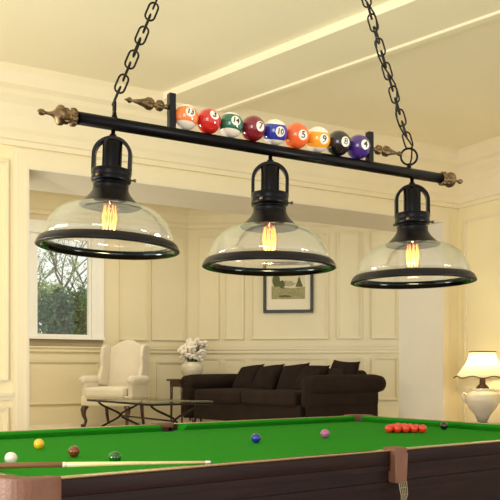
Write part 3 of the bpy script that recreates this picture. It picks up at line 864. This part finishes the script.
# local: y negative = front, x right
KX = 1.0
MB().rbox(-.37, .37, -.40, .30, .27, .40, .03).build('seat_frame', M['chair'], wc)
MB().rbox(-.30, .30, -.44, .22, .38, .51, .045, 5, puff=.015).build('seat_cushion', M['chair'], wc)
pts = [(-.30, .28)]
for k in range(21):
    a = -1+2*k/20; zt = 1.06+.10*math.cos(a*PI/2)**1.5 if abs(a) < .999 else 1.06
    pts.append((a*.285, zt))
pts += [(.30, .28)]
lean = Matrix.Translation((0, .30, 0)) @ Matrix.Rotation(math.radians(-9), 4, 'X') @ Matrix(((1, 0, 0, 0), (0, 0, 1, 0), (0, 1, 0, 0), (0, 0, 0, 1)))
mb = MB(); mb.prism(pts, -.07, .07, lean); mb.build('backrest', M['chair'], wc, bevel=.03)
for sx in (-1, 1):
    # wing : curved side panel seen from the side
    side = [(.40, .50), (.06, .54), (.06, .62), (.15, .78), (.15, .92), (.18, 1.03), (.26, 1.08), (.44, 1.07), (.46, .8)]
    mw = Matrix.Translation((sx*.315, 0, 0)) @ Matrix.Rotation(sx*math.radians(1), 4, 'Z') @ Matrix(((0, 0, 1, 0), (1, 0, 0, 0), (0, 1, 0, 0), (0, 0, 0, 1)))
    mb = MB(); mb.prism(side, -.03, .03, mw); mb.build('wing', M['chair'], wc, bevel=.02)
    mb = MB(); n = 12
    mb.tube([(sx*.365, -.36+k/(n-1)*.6, .60) for k in range(n)], [.062*(1-.2*abs(2*k/(n-1)-1)**8) for k in range(n)], 18)
    mb.rbox(sx*.35-.035, sx*.35+.035, -.33, .26, .30, .61, .02)
    mb.build('armrest', M['chair'], wc)
    # cabriole front legs
    mb = MB(); mb.tube([(sx*.31, -.34, .28), (sx*.335, -.375, .22), (sx*.33, -.37, .15), (sx*.31, -.345, .08), (sx*.32, -.36, .03), (sx*.335, -.385, .015), (sx*.335, -.39, 0)], [.045, .042, .03, .022, .022, .035, .03], 12)
    mb.build('leg', M['dwood'], wc)
    mb = MB(); mb.tube([(sx*.28, .26, .28), (sx*.28, .29, .12), (sx*.28, .34, 0)], [.028, .024, .02], 10); mb.build('leg', M['dwood'], wc)

# ------------------------------------------------------------------ coffee table
ctA = math.radians(125)
c0 = Vector((-.985, 7.70, 0)); e1 = Vector((math.cos(ctA), math.sin(ctA), 0)); e2 = Vector((math.sin(ctA), -math.cos(ctA), 0))
cl_, cw2, ch = .80, .37, .385
cc = c0+e1*cl_+e2*cw2; cc.z = PLAT
ct = thing('coffee_table', 'glass topped coffee table on crossed dark iron legs between armchair and sofa', 'table', cc, ctA)
MB().rbox(-cl_, cl_, -cw2, cw2, ch, ch+.014, .005, 2).build('glass_top', M['tableglass'], ct)
mb = MB()
for y in (-cw2+.02, cw2-.02): mb.tube([(-cl_+.02, y, ch-.012), (cl_-.02, y, ch-.012)], .011, 8)
for x in (-cl_+.02, cl_-.02): mb.tube([(x, -cw2+.02, ch-.012), (x, cw2-.02, ch-.012)], .011, 8)
mb.build('frame', M['iron'], ct)
for x in (-cl_+.16, cl_-.16):
    for sg in (1, -1):
        mb = MB(); pts = []
        for k in range(17):
            f = k/16; yy = -sg*(cw2-.08)*math.cos(PI*f)*(abs(math.cos(PI*f))**.6 if abs(math.cos(PI*f)) > 1e-6 else 0)
            pts.append((x+sg*.012, yy, (ch-.02)*(1-f)+.012))
        mb.tube(pts, .0125, 8); mb.build('leg', M['iron'], ct)
mb = MB(); mb.tube([(-cl_+.16, 0, .19), (cl_-.16, 0, .19)], .010, 8); mb.build('stretcher', M['iron'], ct)

# ------------------------------------------------------------------ side table with vase and flowers
sc = at(186, 380, 10.9); st = thing('side_table', 'small dark red wooden side table between the wing chair and sofa', 'table', (sc.x, sc.y, PLAT), math.radians(38))
hT = .60
MB().rbox(-.21, .21, -.19, .19, hT-.03, hT, .008, 2).build('tabletop', M['dwood'], st)
MB().box(-.17, .17, -.15, .15, hT-.11, hT-.03).build('apron', M['dwood'], st, bevel=.004)
for x in (-.155, .155):
    for y in (-.135, .135): MB().tube([(x, y, hT-.04), (x, y, .2), (x*1.02, y*1.02, 0)], [.022, .018, .013], 8).build('leg', M['dwood'], st)
vz = PLAT+hT
vc = at(192, 380, 10.9)
va = thing('flower_vase', 'cream vase of white blossoms standing on the side table left of the sofa', 'vase', (vc.x, vc.y, vz))
MB().lathe([(0, 0), (.09, 0), (.10, .01), (.125, .05), (.15, .11), (.155, .16), (.145, .20), (.12, .22), (.13, .235), (.12, .235), (.11, .22), (.1, .1), (0, .02)], 32).build('vase_body', M['ceramic'], va)
fl = [(random.uniform(-1, 1), random.uniform(-1, 1), random.uniform(-.8, 1)) for _ in range(400)]
fl = [p for p in fl if p[0]**2+p[1]**2+p[2]**2 < 1 and p[0]**2+p[1]**2+p[2]**2 > .3][:46]
mb = MB(); hd_ = []
for (a, b, c) in fl:
    p = Vector((a*.21, b*.19, .41+c*.16)); hd_.append(p)
    mb.tube([(a*.04, b*.04, .18), ((a*.11), b*.1, .30), p], .004, 5)
mb.build('stems', M['stem'], va)
for p in hd_:
    mb = MB(); r_ = random.uniform(.035, .05)
    for k in range(6):
        g = k*2.4; mb.sphere((p.x+math.cos(g)*r_*.55, p.y+math.sin(g)*r_*.55, p.z+(k % 3-1)*r_*.4), r_*.6, 8, 6)
    mb.build('blossom', M['petal'], va)

# ------------------------------------------------------------------ table lamp with console on the right
lcn = at(482.5, 400, 7.75)
zb = EYE-(424-HZ)/F*7.75
cs_ = thing('console_table', 'dark wooden console table holding the cream lamp at the right wall', 'table', (lcn.x, lcn.y, 0), A)
MB().rbox(-.2, .24, -.24, .28, zb-.03, zb, .006, 2).build('tabletop', M['dwood'], cs_)
MB().box(-.17, .21, -.21, .25, zb-.12, zb-.03).build('apron', M['dwood'], cs_, bevel=.004)
for x in (-.15, .19):
    for y in (-.19, .23): MB().tube([(x, y, zb-.04), (x, y, 0)], [.026, .018], 8).build('leg', M['dwood'], cs_)
tlm = thing('table_lamp', 'cream ceramic urn lamp with a lit scalloped bell shade beside the right wall', 'lamp', (lcn.x, lcn.y, zb), A)
u_ = 7.75/F
def zz(py): return EYE-(py-HZ)*u_-zb
MB().lathe([(0, 0), (.062, 0), (.062, .012), (.045, .022), (0, .022)], 28).build('foot', M['steel_dark'], tlm)
MB().lathe([(0, .022), (.045, .022), (.075, zz(415)), (.125, zz(409)), (.165, zz(402)), (.172, zz(398)), (.160, zz(394)), (.120, zz(391.5)), (.105, zz(390)), (.115, zz(388.8)), (.10, zz(388.5)), (0, zz(389))], 40).build('urn_body', M['ceramic'], tlm)
for sx in (-1, 1):
    mb = MB(); mb.tube([(sx*.150, 0, zz(395)), (sx*.19, 0, zz(393)), (sx*.205, 0, zz(396)), (sx*.185, 0, zz(400)), (sx*.166, 0, zz(402))], .010, 8, mx=Matrix.Rotation(-A, 4, 'Z')); mb.build('handle', M['ceramic'], tlm)
MB().lathe([(0, zz(389)), (.07, zz(389)), (.06, zz(387)), (.03, zz(384)), (.028, zz(379)), (.012, zz(377)), (.012, zz(368)), (0, zz(367))], 24).build('neck', M['steel_dark'], tlm)
def scal(r, z, a):
    f = max(0, min(1, (zz(352)-z)/(zz(352)-zz(378))))
    return r*(1+.03*f*math.cos(a*8)), z-.010*f*f*math.cos(a*8)
sp = []
for k in range(13):
    f = k/12; sp.append((.125+.145*(f**1.7)+.0*f, zz(352)+(zz(377)-zz(352))*f))
MB().lathe(sp, 96, wave=scal).build('lamp_shade', M['shade'], tlm)
mb = MB(); n = 96
mb.tube([(lambda r, z, a: (r*math.cos(a), r*math.sin(a), z))(*scal(sp[-1][0], sp[-1][1], 2*PI*k/n), 2*PI*k/n) for k in range(n)], .006, 6, True)
mb.tube([(math.cos(2*PI*k/n)*.126, math.sin(2*PI*k/n)*.126, zz(352)) for k in range(n)], .007, 6, True)
mb.build('shade_trim', M['trimband'], tlm)
lb = mat('lit_lamp_bulb', (255, 230, 180), .5, emit=(255, 214, 150), estr=6)
MB().sphere((0, 0, zz(364)), .035, 16, 10).build('bulb', lb, tlm)

# ------------------------------------------------------------------ lights
def light(name, kind, loc, energy, color, size=None, rot=None, sizey=None, radius=None):
    l = bpy.data.lights.new(name, kind); l.energy = energy; l.color = color
    if size: l.size = size
    if sizey: l.shape = 'RECTANGLE'; l.size_y = sizey
    if radius is not None: l.shadow_soft_size = radius
    o = bpy.data.objects.new(name, l); COL.objects.link(o); o.location = loc
    if rot is not None: o.rotation_euler = rot
    return o
def look(frm, to): return (Vector(to)-Vector(frm)).to_track_quat('-Z', 'Y').to_euler()
# added fill lights behind and beside the camera
light('fill_light_left', 'AREA', (-3.6, 1.0, 1.6), 62, (1, .97, .92), 2.0, look((-3.6, 1, 1.6), (1.5, 5, 2.6)), 1.8)
light('fill_light_rear', 'AREA', (-.8, -2.2, 1.9), 48, (1, .97, .92), 1.4, look((-.8, -2.2, 1.9), (.5, 4, 2.4)), 1.8)
light('ceiling_fill_light', 'AREA', (-2.6, 2.2, .9), 90, (1, .95, .85), .8, look((-2.6, 2.2, .9), (-1.2, 3.4, 3.5)))  # added upward fill to brighten the ceiling, out of view
q_ = U*(SL-.25)+N*8.0
light('soffit_fill_light', 'AREA', (q_.x, q_.y, 1.3), 16, (1, .97, .92), .4, look((q_.x, q_.y, 1.3), tuple(U*(SL+.9)+N*(T0+.4)+Vector((0, 0, HEAD)))))  # added fill to lift the soffit, hidden behind the front wall
light('ceiling_fill_light', 'AREA', (2.6, .6, .9), 45, (1, .95, .85), .8, look((2.6, .6, .9), (1.6, 3.0, 3.5)))  # second added ceiling fill, on the right
# added fill under the inner room ceiling, no fittings there
ic = U*3.3+N*8.6
light('inner_fill_light', 'AREA', (ic.x, ic.y, ICEIL-.05), 32, (1, .92, .78), 1.6, (0, 0, A), 1.0)
ic = U*1.3+N*8.4
light('inner_fill_light', 'AREA', (ic.x-.2, ic.y, ICEIL-.05), 20, (1, .94, .84), 1.0, (0, 0, A), 1.0)
light('table_lamp_bulb', 'POINT', (lcn.x, lcn.y, zb+zz(366)), 14, (1, .78, .48), radius=.05)
for x in HX:
    p = plm @ Vector((x, 0, -.242)); light('pendant_bulb', 'POINT', p, 1.2, (1, .75, .45), radius=.012)

wd = bpy.data.worlds.new('world'); bpy.context.scene.world = wd; wd.use_nodes = True
bg = wd.node_tree.nodes['Background']; bg.inputs[0].default_value = (1.0, .985, .95, 1); bg.inputs[1].default_value = 1.2

# ------------------------------------------------------------------ camera
cam = bpy.data.cameras.new('camera'); cam.sensor_width = 36; cam.lens = 36*F/500; cam.shift_y = (HZ-250)/500
cam.clip_start = .05
co = bpy.data.objects.new('camera', cam); COL.objects.link(co); co.location = (0, 0, EYE); co.rotation_euler = (PI/2, 0, 0)
sc_ = bpy.context.scene; sc_.camera = co
vs_ = sc_.view_settings; vs_.view_transform = 'Standard'; vs_.look = 'None'; vs_.gamma = 1; vs_.use_curve_mapping = False; vs_.exposure = 0.0
